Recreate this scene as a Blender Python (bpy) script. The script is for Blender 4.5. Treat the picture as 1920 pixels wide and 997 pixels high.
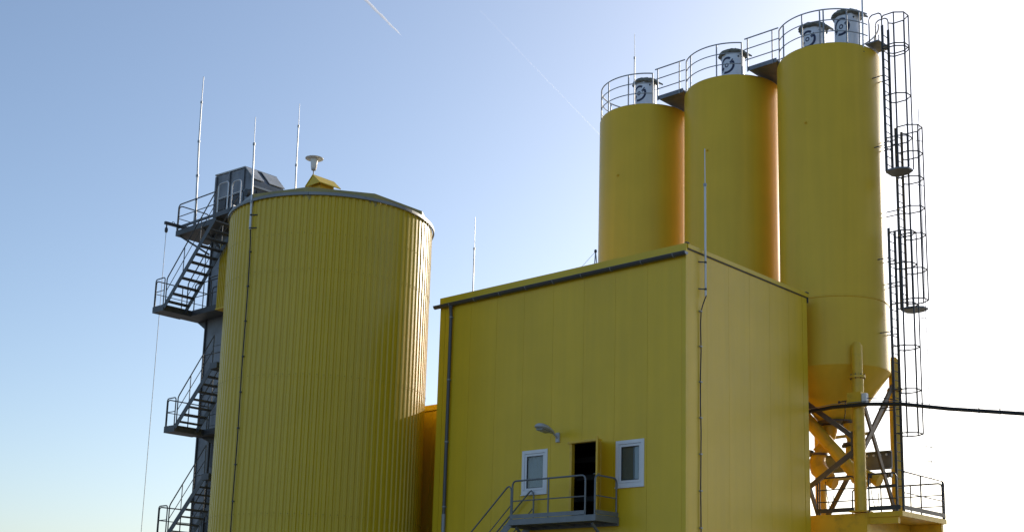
import bpy, math, random
from mathutils import Vector, Matrix, Quaternion
R = math.radians
random.seed(11)
scene = bpy.context.scene
col = scene.collection
for o in list(bpy.data.objects): bpy.data.objects.remove(o)

# ------------------------------------------------------------------ camera
YAW, PITCH, ROLL = -0.7479036, 0.1996236, 0.0273206
CAM = Vector((0, 0, 1.6))
fw = Vector((math.sin(YAW)*math.cos(PITCH), math.cos(YAW)*math.cos(PITCH), math.sin(PITCH)))
rt = Vector((math.cos(YAW), -math.sin(YAW), 0)); up = rt.cross(fw)
r2 = rt*math.cos(ROLL)+up*math.sin(ROLL); u2 = -rt*math.sin(ROLL)+up*math.cos(ROLL)
cd = bpy.data.cameras.new('camera'); cam = bpy.data.objects.new('camera', cd); col.objects.link(cam)
m = Matrix((r2, u2, -fw)).transposed().to_4x4(); m.translation = CAM; cam.matrix_world = m
cd.sensor_width = 36; cd.lens = 45.625; cd.shift_y = 0.11536; cd.clip_start = .1; cd.clip_end = 60000
scene.camera = cam
scene.render.resolution_x = 1024; scene.render.resolution_y = 531

# ------------------------------------------------------------------ sky, sun, exposure
SUN_AZ, SUN_EL = R(-2.5), R(20.0)          # heading from +Y towards +X
w = bpy.data.worlds.new('World'); scene.world = w; w.use_nodes = True
nt = w.node_tree; bg = nt.nodes['Background']
sky = nt.nodes.new('ShaderNodeTexSky'); sky.sky_type = 'NISHITA'; sky.sun_disc = False
sky.sun_elevation = SUN_EL; sky.sun_rotation = SUN_AZ
sky.altitude = 100; sky.air_density = 0.9; sky.dust_density = 1.7; sky.ozone_density = 1.8
nt.links.new(sky.outputs[0], bg.inputs[0]); bg.inputs[1].default_value = 0.15
sd = bpy.data.lights.new('sun', 'SUN'); sd.energy = 3.2; sd.angle = R(0.53); sd.color = (1, .90, .76)
so = bpy.data.objects.new('sun', sd); col.objects.link(so)
sv = Vector((math.sin(SUN_AZ)*math.cos(SUN_EL), math.cos(SUN_AZ)*math.cos(SUN_EL), math.sin(SUN_EL)))
so.rotation_euler = sv.to_track_quat('Z', 'Y').to_euler(); so.location = (0, 20, 40)
vs = scene.view_settings; vs.view_transform = 'Standard'; vs.look = 'None'; vs.gamma = 1; vs.exposure = 0.28
vs.use_curve_mapping = False

# ------------------------------------------------------------------ materials
def mat(name, colr, rough=.5, metal=0., spec=.5, var=.08, vscale=.8, streak=0., bump=0., bscale=40., objvar=0., coat=0., dirt=None, dirt_amt=0., dirt_scale=1.5):
    M = bpy.data.materials.new(name); M.use_nodes = True; t = M.node_tree; N = t.nodes; L = t.links
    b = N['Principled BSDF']; b.inputs['Metallic'].default_value = metal
    b.inputs['Specular IOR Level'].default_value = spec; b.inputs['Coat Weight'].default_value = coat; b.inputs['Coat Roughness'].default_value = .18
    tc = N.new('ShaderNodeTexCoord'); geo = N.new('ShaderNodeNewGeometry')
    n1 = N.new('ShaderNodeTexNoise'); n1.inputs['Scale'].default_value = vscale; n1.inputs['Detail'].default_value = 6
    L.new(geo.outputs['Position'], n1.inputs['Vector'])
    mr = N.new('ShaderNodeMapRange'); mr.inputs[1].default_value = .3; mr.inputs[2].default_value = .7
    mr.inputs[3].default_value = 1-var; mr.inputs[4].default_value = 1+var; L.new(n1.outputs[0], mr.inputs[0])
    fac = mr.outputs[0]
    if streak:
        mp = N.new('ShaderNodeMapping'); mp.inputs['Scale'].default_value = (2.6, 2.6, .10); L.new(geo.outputs['Position'], mp.inputs[0])
        n2 = N.new('ShaderNodeTexNoise'); n2.inputs['Scale'].default_value = 1.6; n2.inputs['Detail'].default_value = 5; L.new(mp.outputs[0], n2.inputs['Vector'])
        m2 = N.new('ShaderNodeMapRange'); m2.inputs[1].default_value = .35; m2.inputs[2].default_value = .7; m2.inputs[3].default_value = 1-streak; m2.inputs[4].default_value = 1+streak*.4
        L.new(n2.outputs[0], m2.inputs[0]); mm = N.new('ShaderNodeMath'); mm.operation = 'MULTIPLY'; L.new(fac, mm.inputs[0]); L.new(m2.outputs[0], mm.inputs[1]); fac = mm.outputs[0]
    if objvar:
        oi = N.new('ShaderNodeObjectInfo'); m3 = N.new('ShaderNodeMapRange'); m3.inputs[3].default_value = 1-objvar; m3.inputs[4].default_value = 1+objvar
        L.new(oi.outputs['Random'], m3.inputs[0]); mm = N.new('ShaderNodeMath'); mm.operation = 'MULTIPLY'; L.new(fac, mm.inputs[0]); L.new(m3.outputs[0], mm.inputs[1]); fac = mm.outputs[0]
    vm = N.new('ShaderNodeVectorMath'); vm.operation = 'SCALE'; vm.inputs[0].default_value = colr; L.new(fac, vm.inputs['Scale'])
    out = vm.outputs[0]
    if dirt:
        n4 = N.new('ShaderNodeTexNoise'); n4.inputs['Scale'].default_value = dirt_scale; n4.inputs['Detail'].default_value = 8; n4.inputs['Roughness'].default_value = .65
        L.new(geo.outputs['Position'], n4.inputs['Vector'])
        m4 = N.new('ShaderNodeMapRange'); m4.inputs[1].default_value = .48; m4.inputs[2].default_value = .72; m4.inputs[3].default_value = 0; m4.inputs[4].default_value = dirt_amt; L.new(n4.outputs[0], m4.inputs[0])
        mx = N.new('ShaderNodeMix'); mx.data_type = 'RGBA'; L.new(m4.outputs[0], mx.inputs[0]); L.new(out, mx.inputs[6]); mx.inputs[7].default_value = (*dirt, 1); out = mx.outputs[2]
    L.new(out, b.inputs['Base Color'])
    n3 = N.new('ShaderNodeTexNoise'); n3.inputs['Scale'].default_value = 5; n3.inputs['Detail'].default_value = 4; L.new(geo.outputs['Position'], n3.inputs['Vector'])
    m5 = N.new('ShaderNodeMapRange'); m5.inputs[3].default_value = rough*.8; m5.inputs[4].default_value = min(1, rough*1.2); L.new(n3.outputs[0], m5.inputs[0]); L.new(m5.outputs[0], b.inputs['Roughness'])
    if bump:
        n5 = N.new('ShaderNodeTexNoise'); n5.inputs['Scale'].default_value = bscale; n5.inputs['Detail'].default_value = 3; L.new(geo.outputs['Position'], n5.inputs['Vector'])
        bp = N.new('ShaderNodeBump'); bp.inputs['Strength'].default_value = bump; bp.inputs['Distance'].default_value = .02; L.new(n5.outputs[0], bp.inputs['Height']); L.new(bp.outputs[0], b.inputs['Normal'])
    return M
M = {}
M['panel'] = mat('yellow_panel_paint', (.74, .49, .015), .42, var=.04, streak=.05, bump=.03, bscale=2.2, objvar=.018, spec=.42, coat=.1)
M['trim'] = mat('yellow_trim_paint', (.69, .475, .015), .4, var=.05, spec=.45)
M['clad'] = mat('yellow_cladding_paint', (.60, .42, .008), .32, var=.03, streak=.02, spec=.5)
M['silo'] = mat('yellow_silo_paint', (.75, .485, .035), .38, var=.035, streak=.05, bump=.03, bscale=1.1, spec=.3)
M['steel_yellow'] = mat('yellow_steel_paint', (.72, .45, .03), .4, var=.07, dirt=(.12, .08, .04), dirt_amt=.35, dirt_scale=3)
M['weathered'] = mat('weathered_yellow_roof', (.36, .31, .12), .7, var=.12, dirt=(.2, .2, .16), dirt_amt=.5)
M['galv'] = mat('galvanised_steel', (.30, .32, .34), .45, metal=.45, var=.12, vscale=3)
M['rail'] = mat('grey_painted_rail', (.17, .185, .20), .45, metal=.3, var=.1, vscale=3)
M['dark'] = mat('dark_steel', (.055, .06, .068), .5, metal=.3, var=.15, vscale=3)
M['casing'] = mat('grey_sheet_casing', (.20, .215, .24), .5, metal=.5, var=.16, vscale=1.3, streak=.15, dirt=(.09, .085, .08), dirt_amt=.5)
M['fascia'] = mat('grey_fascia_sheet', (.22, .225, .225), .42, metal=.35, var=.1, objvar=.12)
M['gutter'] = mat('anthracite_gutter', (.075, .08, .09), .38, metal=.2, var=.08)
M['pipe_light'] = mat('light_grey_pipe', (.26, .28, .31), .45, metal=.3, var=.08)
M['brace'] = mat('brown_grey_brace', (.12, .105, .09), .55, metal=.3, var=.15, vscale=4, dirt=(.16, .08, .04), dirt_amt=.4, dirt_scale=4)
M['white'] = mat('white_plastic', (.72, .73, .75), .35, var=.03)
M['filter'] = mat('white_filter_shell', (.70, .72, .76), .35, metal=.15, var=.06, dirt=(.3, .3, .3), dirt_amt=.25, dirt_scale=3)
M['tarp'] = mat('mossy_grey_lid', (.17, .17, .14), .8, var=.3, vscale=8, bump=.5, bscale=14)
M['navy'] = mat('navy_print', (.018, .025, .07), .5, var=.05)
M['rubber'] = mat('black_cable', (.012, .012, .014), .5, var=.1)
M['alu'] = mat('bright_aluminium', (.60, .61, .62), .42, metal=.35, var=.05, vscale=5)
M['tower'] = mat('dark_grey_stair_steel', (.085, .092, .10), .5, metal=.35, var=.15, vscale=3)
M['wire'] = mat('steel_wire', (.35, .35, .36), .4, metal=.6, var=.05)
M['lamp_white'] = mat('opal_lamp_glass', (.80, .78, .74), .3, var=.04)
M['lamp_grey'] = mat('grey_lamp_housing', (.42, .43, .45), .45, var=.06)
M['lens'] = mat('lamp_lens', (.22, .22, .20), .2, var=.05)
M['concrete'] = mat('concrete', (.30, .29, .27), .85, var=.15, bump=.2)
M['inside'] = mat('interior_grey', (.20, .19, .18), .8, var=.15)
M['curtain'] = mat('pale_curtain', (.36, .40, .42), .9, var=.06)
M['painted_reflection'] = mat('light_blue_reflection', (.36, .44, .54), .8, var=.04)  # colour of a reflection in the pane, painted on a strip
M['cab'] = mat('olive_grey_panel', (.22, .23, .20), .8, var=.08)
M['cover'] = mat('sky_lit_cover_sheet', (.42, .43, .43), .5, metal=.1, var=.12, vscale=2, dirt=(.2, .19, .17), dirt_amt=.5)  # sheet made paler: sky light on the slanted covers put into the colour
M['screw'] = mat('dark_screw', (.10, .08, .02), .6, var=.1)
M['ground'] = mat('gravel_ground', (.21, .19, .165), .95, var=.22, vscale=.35, bump=.4, bscale=9, dirt=(.11, .12, .06), dirt_amt=.6, dirt_scale=.05)
def glass_mat():
    g = bpy.data.materials.new('window_glass'); g.use_nodes = True; t = g.node_tree; t.nodes.clear()
    o = t.nodes.new('ShaderNodeOutputMaterial'); mx = t.nodes.new('ShaderNodeMixShader'); tr = t.nodes.new('ShaderNodeBsdfTransparent'); gl = t.nodes.new('ShaderNodeBsdfGlossy'); fr = t.nodes.new('ShaderNodeFresnel')
    tr.inputs[0].default_value = (.78, .82, .82, 1); gl.inputs['Roughness'].default_value = .02; fr.inputs[0].default_value = 1.9
    ge = t.nodes.new('ShaderNodeNewGeometry'); iv = t.nodes.new('ShaderNodeMath'); iv.operation = 'SUBTRACT'; iv.inputs[0].default_value = 1; t.links.new(ge.outputs['Backfacing'], iv.inputs[1])
    ml = t.nodes.new('ShaderNodeMath'); ml.operation = 'MULTIPLY'; t.links.new(fr.outputs[0], ml.inputs[0]); t.links.new(iv.outputs[0], ml.inputs[1])      # only the outer face reflects
    t.links.new(ml.outputs[0], mx.inputs[0]); t.links.new(tr.outputs[0], mx.inputs[1]); t.links.new(gl.outputs[0], mx.inputs[2]); t.links.new(mx.outputs[0], o.inputs[0]); return g
M['glass'] = glass_mat()
def trail_mat(name, dens):
    g = bpy.data.materials.new(name); g.use_nodes = True; t = g.node_tree; t.nodes.clear()
    o = t.nodes.new('ShaderNodeOutputMaterial'); v = t.nodes.new('ShaderNodeVolumePrincipled')
    v.inputs['Color'].default_value = (.98, .98, .98, 1); v.inputs['Density'].default_value = dens; v.inputs['Anisotropy'].default_value = .55
    t.links.new(v.outputs[0], o.inputs['Volume']); return g

# ------------------------------------------------------------------ mesh helpers
ORG = {}
def V(*a): return Vector(a)
class MB:
    def __init__(s): s.v = []; s.f = []
    def add(s, vs, fs):
        b = len(s.v); s.v += [Vector(p) for p in vs]; s.f += [tuple(i+b for i in f) for f in fs]; return s
    def box(s, a, b):
        x0, y0, z0 = a; x1, y1, z1 = b
        return s.add([(x0,y0,z0),(x1,y0,z0),(x1,y1,z0),(x0,y1,z0),(x0,y0,z1),(x1,y0,z1),(x1,y1,z1),(x0,y1,z1)],
                     [(3,2,1,0),(4,5,6,7),(0,1,5,4),(1,2,6,5),(2,3,7,6),(3,0,4,7)])
    def beam(s, p, q, wd, ht, side=None):           # rectangular bar from p to q
        p, q = Vector(p), Vector(q); d = (q-p).normalized()
        a = Vector(side) if side else (Vector((0,0,1)).cross(d) if abs(d.z) < .98 else Vector((1,0,0)))
        a = (a-d*a.dot(d)).normalized(); b = d.cross(a)
        vs = []
        for c in (p, q):
            for sa, sb in ((-1,-1),(1,-1),(1,1),(-1,1)): vs.append(c+a*sa*wd/2+b*sb*ht/2)
        return s.add(vs, [(3,2,1,0),(4,5,6,7),(0,1,5,4),(1,2,6,5),(2,3,7,6),(3,0,4,7)])
    def tube(s, pts, r, n=8, rs=None):
        pts = [Vector(p) for p in pts]; N = len(pts); base = len(s.v)
        d0 = (pts[1]-pts[0]).normalized(); a = d0.orthogonal().normalized()
        for i, p in enumerate(pts):
            if i == 0: d = d0
            elif i == N-1: d = (pts[i]-pts[i-1]).normalized()
            else: d = ((pts[i]-pts[i-1]).normalized()+(pts[i+1]-pts[i]).normalized()).normalized()
            a = (a-d*a.dot(d)).normalized(); b = d.cross(a); rr = rs[i] if rs else r
            for k in range(n):
                t = 2*math.pi*k/n; s.v.append(p+(a*math.cos(t)+b*math.sin(t))*rr)
        for i in range(N-1):
            for k in range(n):
                A = base+i*n+k; B = base+i*n+(k+1) % n; s.f.append((A, B, B+n, A+n))
        s.f.append(tuple(base+k for k in range(n))[::-1]); s.f.append(tuple(base+(N-1)*n+k for k in range(n))); return s
    def lathe(s, c, prof, n=24, jit=None, a0=0.):       # profile [(r,z)], about a vertical axis at c
        base = len(s.v)
        for j, (r, z) in enumerate(prof):
            for k in range(n):
                t = a0+2*math.pi*k/n; rr, zz = r, z
                if jit: rr, zz = jit(j, k, r, z)
                s.v.append(Vector((c[0]+rr*math.cos(t), c[1]+rr*math.sin(t), c[2]+zz)))
        for j in range(len(prof)-1):
            for k in range(n):
                A = base+j*n+k; B = base+j*n+(k+1) % n; s.f.append((A, B, B+n, A+n))
        s.f.append(tuple(base+k for k in range(n))[::-1]); s.f.append(tuple(base+(len(prof)-1)*n+k for k in range(n))); return s
    def prism(s, poly, off):                           # planar polygon swept by off
        n = len(poly); P = [Vector(p) for p in poly]; off = Vector(off)
        return s.add(P+[p+off for p in P], [tuple(range(n))[::-1], tuple(range(n, 2*n))]+[(i, (i+1) % n, (i+1) % n+n, i+n) for i in range(n)])
    def build(s, name, m, parent=None, smooth=None, bevel=0):
        org = ORG.get(parent.name, Vector()) if parent else Vector()
        me = bpy.data.meshes.new(name); me.from_pydata([p-org for p in s.v], [], s.f); me.validate(); me.update()
        import bmesh
        bm = bmesh.new(); bm.from_mesh(me); bmesh.ops.recalc_face_normals(bm, faces=bm.faces)
        if bevel: bmesh.ops.bevel(bm, geom=bm.edges[:], offset=bevel, segments=1, affect='EDGES', clamp_overlap=True)
        bm.to_mesh(me); bm.free()
        if isinstance(m, str): m = M[m]
        me.materials.append(m)
        if smooth:
            me.polygons.foreach_set('use_smooth', [True]*len(me.polygons)); me.set_sharp_from_angle(angle=R(smooth))
        o = bpy.data.objects.new(name, me); col.objects.link(o)
        if parent: o.parent = parent
        ORG[o.name] = org
        return o
def thing(name, label, cat, loc, group=None):
    o = bpy.data.objects.new(name, None); o.empty_display_size = .3; col.objects.link(o); o.location = loc
    ORG[o.name] = Vector(loc); o['label'] = label; o['category'] = cat
    if group: o['group'] = group
    return o
def tag(o, label=None, cat=None, group=None, kind=None):
    for k, v in (('label', label), ('category', cat), ('group', group), ('kind', kind)):
        if v: o[k] = v
    return o
def shift_copy(root, loc, label):                      # a thing with its parts and sub-parts
    r = root.copy(); col.objects.link(r); r.location = loc; r['label'] = label; ORG[r.name] = Vector(loc)
    for c in list(root.children):
        k = c.copy(); col.objects.link(k); k.parent = r; ORG[k.name] = Vector(loc)
        for g in list(c.children):
            h = g.copy(); col.objects.link(h); h.parent = k
    return r
def arch(p, q, h, rad=.12, n=4):                       # path of an inverted U rail from foot p to foot q
    p, q = Vector(p), Vector(q); d = (q-p); d.z = 0; d.normalize(); P = [p]
    for foot, sg in ((p, 1), (q, -1)):
        top = Vector((foot.x, foot.y, foot.z+h)); pts = []
        for i in range(n+1):
            t = math.pi/2*i/n; pts.append(top+d*sg*rad*(1-math.cos(t))+Vector((0, 0, rad*(math.sin(t)-1))))
        P += pts if sg == 1 else pts[::-1]
    return P+[q]
def rail_frame(parent, p, q, h=1.1, r=.022, mids=(.55,), posts=(), m='rail', rad=.13):
    f = MB().tube(arch(p, q, h, rad), r).build('rail_frame', m, parent, 40)
    p, q = Vector(p), Vector(q)
    for z in mids: MB().tube([p+V(0,0,z), q+V(0,0,z)], r*.7, 6).build('mid_rail', m, f, 40)
    for t in posts:
        a = p.lerp(q, t); MB().tube([a, a+V(0,0,h-.01)], r*.9, 6).build('post', m, f, 40)
    return f
def holed(mb, x0, x1, z0, z1, ya, yb, holes):          # wall slab in an XZ plane with rectangular holes
    xs = sorted({x0, x1, *[c for h in holes for c in (h[0], h[1]) if x0 < c < x1]}); zs = sorted({z0, z1, *[c for h in holes for c in (h[2], h[3]) if z0 < c < z1]})
    def solid(i, j):
        if not (0 <= i < len(xs)-1 and 0 <= j < len(zs)-1): return False
        cx, cz = (xs[i]+xs[i+1])/2, (zs[j]+zs[j+1])/2
        return not any(h[0] < cx < h[1] and h[2] < cz < h[3] for h in holes)
    idx = {}
    def vi(i, j, y):
        k = (i, j, y)
        if k not in idx: idx[k] = len(mb.v); mb.v.append(Vector((xs[i], y, zs[j])))
        return idx[k]
    for i in range(len(xs)-1):
        for j in range(len(zs)-1):
            if not solid(i, j): continue
            mb.f.append((vi(i,j,ya), vi(i+1,j,ya), vi(i+1,j+1,ya), vi(i,j+1,ya))); mb.f.append((vi(i,j+1,yb), vi(i+1,j+1,yb), vi(i+1,j,yb), vi(i,j,yb)))
            for (di, dj, A, B) in ((-1,0,(i,j),(i,j+1)), (1,0,(i+1,j+1),(i+1,j)), (0,-1,(i+1,j),(i,j)), (0,1,(i,j+1),(i+1,j+1))):
                if not solid(i+di, j+dj): mb.f.append((vi(*A,ya), vi(*B,ya), vi(*B,yb), vi(*A,yb)))
    return mb

# ------------------------------------------------------------------ ground
g = MB().add([(-6000,-6000,0),(6000,-6000,0),(6000,6000,0),(-6000,6000,0)], [(0,1,2,3)]).build('ground', 'ground'); tag(g, kind='structure')

# ------------------------------------------------------------------ main building
BX0, BX1, BY0, BY1, BH = -29.66, -19.98, 28.46, 34.97, 12.66
B = thing('plant_building', 'tall yellow panel-clad building with two white windows and an open door', 'building', ((BX0+BX1)/2, (BY0+BY1)/2, 0))
W1 = (-25.895, -24.891, 6.04, 7.35); W2 = (-22.35, -21.361, 6.04, 7.345); DR = (-23.98, -22.99, 5.30, 7.41)
cut = lambda h, k: (h[0]+k, h[1]-k, h[2]+k, h[3]-k)
holes = [cut(W1, .05), cut(W2, .05), DR]
GAP = .006; TOP = 12.36
fx = [-29.42, -28.26, -27.12, -25.97, -24.79, -23.60, -22.43, -21.28, -20.11]
for a, b in zip(fx[:-1], fx[1:]):
    holed(MB(), a+GAP/2, b-GAP/2, .4, TOP, BY0, BY0+.07, holes).build('wall_panel', 'panel', B)
ry = [28.57, 29.48, 30.58, 31.68, 32.78, 33.88, 34.69]
for a, b in zip(ry[:-1], ry[1:]):
    MB().box((BX1-.07, a+GAP/2, .4), (BX1, b-GAP/2, 12.53)).build('wall_panel', 'panel', B)
for a, b in zip(fx[:-1], fx[1:]):                    # rear wall behind the silos
    MB().box((a+GAP/2, BY1-.07, .4), (b-GAP/2, BY1, 12.5)).build('wall_panel', 'panel', B)
for k in range(5):
    a = 28.6+k*1.22; MB().box((BX0, a+GAP/2, .4), (BX0+.07, a+1.22-GAP/2, 12.5)).build('wall_panel', 'panel', B)
core = holed(MB(), BX0+.085, BX1-.085, 0, 12.5, BY0+.075, BY0+.13, holes)
core.box((BX0+.085, BY1-.13, 0), (BX1-.085, BY1-.075, 12.5)).box((BX0+.085, BY0+.131, 0), (BX0+.13, BY1-.131, 12.5)).box((BX1-.13, BY0+.131, 0), (BX1-.085, BY1-.131, 12.5))
core.build('inner_wall', 'inside', B)
MB().box((BX0+.14, BY0+.14, 5.1), (BX1-.14, BY1-.14, 5.28)).build('floor_slab', 'concrete', B)
MB().box((BX0+.14, BY0+.14, 8.3), (BX1-.14, BY1-.14, 8.5)).build('ceiling_slab', 'inside', B)
MB().box((-24.6, 31.2, 5.28), (-21.2, 31.3, 8.3)).build('partition', 'inside', B)
for z in (6.1, 6.75, 7.3): MB().beam((-26.5, 30.6, z), (-21.5, 30.6, z), .12, .16).build('inside_beam', 'galv', B)
# corner flashings
MB().box((BX0-.004, BY0-.004, .4), (-29.425, BY0+.08, TOP)).build('corner_flashing', 'trim', B)
fl = MB().box((-20.105, BY0-.004, .4), (BX1+.004, BY0+.03, TOP)).box((BX1-.06, BY0+.031, .4), (BX1+.004, 28.565, 12.53)); fl.build('corner_flashing', 'trim', B)
MB().box((BX1-.06, 34.695, .4), (BX1+.006, BY1+.004, 12.53)).build('corner_flashing', 'trim', B)
MB().box((BX0-.03, BY0-.03, 0), (BX1+.03, BY1+.03, .395)).build('plinth', 'concrete', B)
# roof, fascia over the gutter, verge trim on the gable side with its shadow gap drawn as a dark strip
MB().box((BX0+.02, BY0+.08, 12.505), (BX1-.02, BY1-.05, 12.63)).build('roof', 'galv', B)
MB().box((BX0-.03, BY0-.02, 12.42), (BX1+.02, BY0+.05, 12.69)).build('roof_fascia', 'trim', B)
MB().box((BX1-.06, BY0+.051, 12.56), (BX1+.05, BY1+.03, 12.68)).build('verge_trim', 'trim', B)
MB().box((BX0-.05, BY0+.051, 12.56), (BX0+.05, BY1+.03, 12.68)).build('verge_trim', 'trim', B)
MB().box((BX1-.10, BY0+.06, 12.531), (BX1+.028, BY1+.02, 12.559)).build('verge_shadow_strip', 'dark', B)  # dark strip painted in for the shade under the verge trim
MB().box((BX1-.03, BY0-.02, 12.692), (BX1+.05, BY0+.12, 12.72)).build('corner_cap', 'dark', B)
MB().box((BX1-.10, BY1-.10, 12.682), (BX1+.06, BY1+.05, 12.715)).build('corner_cap', 'dark', B)
MB().box((BX1-.02, BY1+.005, 12.38), (BX1+.045, BY1+.045, 12.56)).build('corner_cap', 'dark', B)
# gutter: half round with a rolled edge, brackets, downpipe
gp = []
for i in range(9):
    t = math.pi*i/8; gp.append((-math.cos(t)*.085, -math.sin(t)*.085))
prof = gp+[(x*.86, z*.86) for x, z in gp[::-1]]
gu = MB().prism([(BX0-.16, BY0-.115+y, 12.40+z) for y, z in prof], (BX1-BX0+.26, 0, 0)).tube([(BX0-.16, BY0-.205, 12.405), (BX1+.10, BY0-.205, 12.405)], .013, 6)
gu = gu.build('gutter', 'gutter', B, 30)
for k in range(9):
    x = -29.1+k*1.1; MB().tube([(x, BY0-.115-math.cos(math.pi*i/8)*.092, 12.40-math.sin(math.pi*i/8)*.092) for i in range(9)], .012, 5).build('gutter_bracket', 'pipe_light', gu)
for x in (BX0-.162, BX1+.098): MB().prism([(x, BY0-.115+y, 12.40+z) for y, z in gp], (.006, 0, 0)).build('gutter_end', 'pipe_light', gu)
dp = MB().tube([(-29.08, BY0-.115, 12.33), (-29.08, BY0-.115, 12.2), (-29.08, BY0-.09, 12.0), (-29.08, BY0-.09, 5.62)], .055, 12, rs=[.085, .058, .055, .055]).build('downpipe', 'gutter', B, 35)
MB().tube([(-29.08, BY0-.09, 5.62), (-29.08, BY0-.09, .05)], .062, 12).build('downpipe_shoe', 'pipe_light', B, 35)
for z in (11.95, 9.9, 7.9, 5.85): MB().lathe((-29.08, BY0-.09, z), [(.064, -.02), (.066, 0), (.064, .02)], 12).box((-29.10, BY0-.03, z-.02), (-29.06, BY0-.001, z+.02)).build('pipe_clip', 'pipe_light', dp)
# windows
def window(h, painted_reflection):
    x0, x1, z0, z1 = h; y = BY0
    f = holed(MB(), x0, x1, z0, z1, y-.022, y+.06, [cut(h, .105)]).build('window', 'white', B, bevel=.004)
    s = cut(h, .112); holed(MB(), *s, y-.006, y+.055, [cut(h, .18)]).build('sash', 'white', f, bevel=.004)
    holed(MB(), *cut(h, .181), y+.012, y+.03, [cut(h, .195)]).build('seal', 'rubber', f)
    p = cut(h, .182); MB().box((p[0], y+.031, p[2]), (p[1], y+.043, p[3])).build('pane', 'glass', f)
    MB().box((x0-.01, y-.05, z0-.03), (x1+.01, y-.002, z0-.004)).build('sill', 'white', f)
    if not painted_reflection:
        c = MB(); n = 26; b = len(c.v)
        for j in range(9):
            for i in range(n):
                t = i/(n-1); u = j/8; c.v.append(V(x0+.1+t*(x1-x0-.2), y+.11+.018*math.sin(i*1.15+u*1.2)+.02*math.sin(9*(t+u*.8)), z0+.06+u*(z1-z0-.1)))
        for j in range(8):
            for i in range(n-1): a = j*n+i; c.f.append((a, a+1, a+1+n, a+n))
        c.build('curtain', 'curtain', f, 60)
    else:
        MB().box((x1-.428, y+.062, z0+.08), (x1-.1, y+.07, z1-.08)).build('reflection_strip', 'painted_reflection', f)  # window reflection drawn as a light blue strip behind the glass
        MB().box((x0+.08, y+.062, z0+.02), (x1-.43, y+.07, z1-.05)).build('cabinet_back', 'cab', f)
    return f
tag(window(W1, False), 'white framed window with pale curtain'); tag(window(W2, True), 'white framed window with light reflection painted at one side')
# door
df = MB().box((DR[0]-.05, BY0-.03, DR[2]), (DR[0]+.035, BY0+.1, DR[3])).box((DR[1]-.035, BY0-.03, DR[2]), (DR[1]+.05, BY0+.1, DR[3])).box((DR[0]-.09, BY0-.075, DR[3]+.002), (DR[1]+.09, BY0+.09, DR[3]+.06))
df.build('door_frame', 'steel_yellow', B)
ang = R(35.5); hx, hy = -22.93, BY0-.05; dd = V(math.sin(ang), -math.cos(ang), 0)
leaf = MB().beam((hx, hy, (DR[2]+.02+DR[3])/2), V(hx, hy, (DR[2]+.02+DR[3])/2)+dd*.96, .05, DR[3]-DR[2]-.04, side=(dd.y, -dd.x, 0)).build('door', 'steel_yellow', B, bevel=.004)
nn = V(-dd.y, dd.x, 0)
for s in (1, -1):
    c = V(hx, hy, 6.35)+dd*.88+nn*s*.03; MB().tube([c, c+nn*s*.05, c+nn*s*.05-dd*.12], .011, 6).build('door_handle', 'galv', leaf)
# small stay on the roof
st = thing('roof_stay', 'small steel stay with guy wire on the flat roof edge', 'roof stay', (-24.45, 30.0, 12.63))
MB().tube([(-24.52, 30.0, 12.63), (-24.45, 30.0, 13.70)], .018, 6).tube([(-24.36, 30.06, 12.63), (-24.45, 30.0, 13.70)], .016, 6).build('leg', 'galv', st)
MB().lathe((-24.45, 30.0, 13.68), [(.02, -.05), (.05, 0), (.03, .06)], 8).build('clamp', 'dark', st)
MB().tube([(-24.45, 30.0, 13.68), (-25.9, 30.0, 12.64)], .006, 5).build('guy_wire', 'wire', st)

# ------------------------------------------------------------------ annex
A = thing('annex_building', 'lower yellow annex set back between the round tank and the tall building', 'building', (-32, 33, 0))
for a, b in ((-34.0, -33.3), (-33.3, -32.2), (-32.2, -31.1), (-31.1, -30.0), (-30.0, -29.665)):
    MB().box((a+GAP/2, 30.7, 0), (b-GAP/2, 30.77, 9.57)).build('wall_panel', 'panel', A)
MB().box((-34.0, 30.775, 0), (-29.665, 34.9, 9.55)).build('wall_core', 'panel', A)
MB().box((-34.05, 30.64, 9.575), (-29.665, 30.76, 9.77)).build('roof_fascia', 'trim', A)
MB().box((-34.05, 30.761, 9.56), (-29.665, 34.92, 9.74)).build('roof', 'galv', A)

# ------------------------------------------------------------------ balcony and outside stair
S = thing('entrance_platform', 'grey steel landing with railings and stair outside the open door', 'platform', (-23.8, 27.9, 0))
MB().box((-25.42, 27.42, 5.17), (-22.2, 28.44, 5.20)).build('deck', 'rail', S)
MB().box((-25.42, 27.40, 5.03), (-22.2, 27.46, 5.17)).box((-25.42, 28.37, 4.97), (-22.2, 28.43, 5.17)).box((-22.26, 27.461, 5.03), (-22.2, 28.369, 5.17)).box((-25.42, 27.461, 4.97), (-25.36, 28.369, 5.17)).build('deck_frame', 'rail', S)
for k in range(5): MB().box((-24.9+k*.55, 27.461, 5.02), (-24.86+k*.55, 28.369, 5.165)).build('deck_joist', 'rail', S)
MB().box((-25.40, 27.425, 5.215), (-22.62, 27.435, 5.33)).build('toe_board', 'rail', S)
MB().box((-22.225, 27.46, 5.215), (-22.215, 28.42, 5.33)).build('toe_board', 'rail', S)
rail_frame(S, (-25.34, 27.46, 5.14), (-22.62, 27.46, 5.14), 1.16, .026, (.58,), (.505,))
rail_frame(S, (-22.26, 27.44, 5.14), (-22.26, 28.38, 5.14), 1.14, .026, (.58,), ())
for x in (-25.2, -22.4):
    MB().beam((x, 27.5, 4.97), (x, 28.43, 4.2), .06, .06).build('wall_bracket', 'rail', S)
sl = 1.24/1.39
def zst(x): return 5.2-(-25.42-x)*sl
for y in (27.5, 28.34): MB().beam((-25.42, y, 5.1), (-28.3, y, 5.1-2.88*sl), .012, .2, side=(0,1,0)).build('stringer', 'rail', S)
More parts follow.
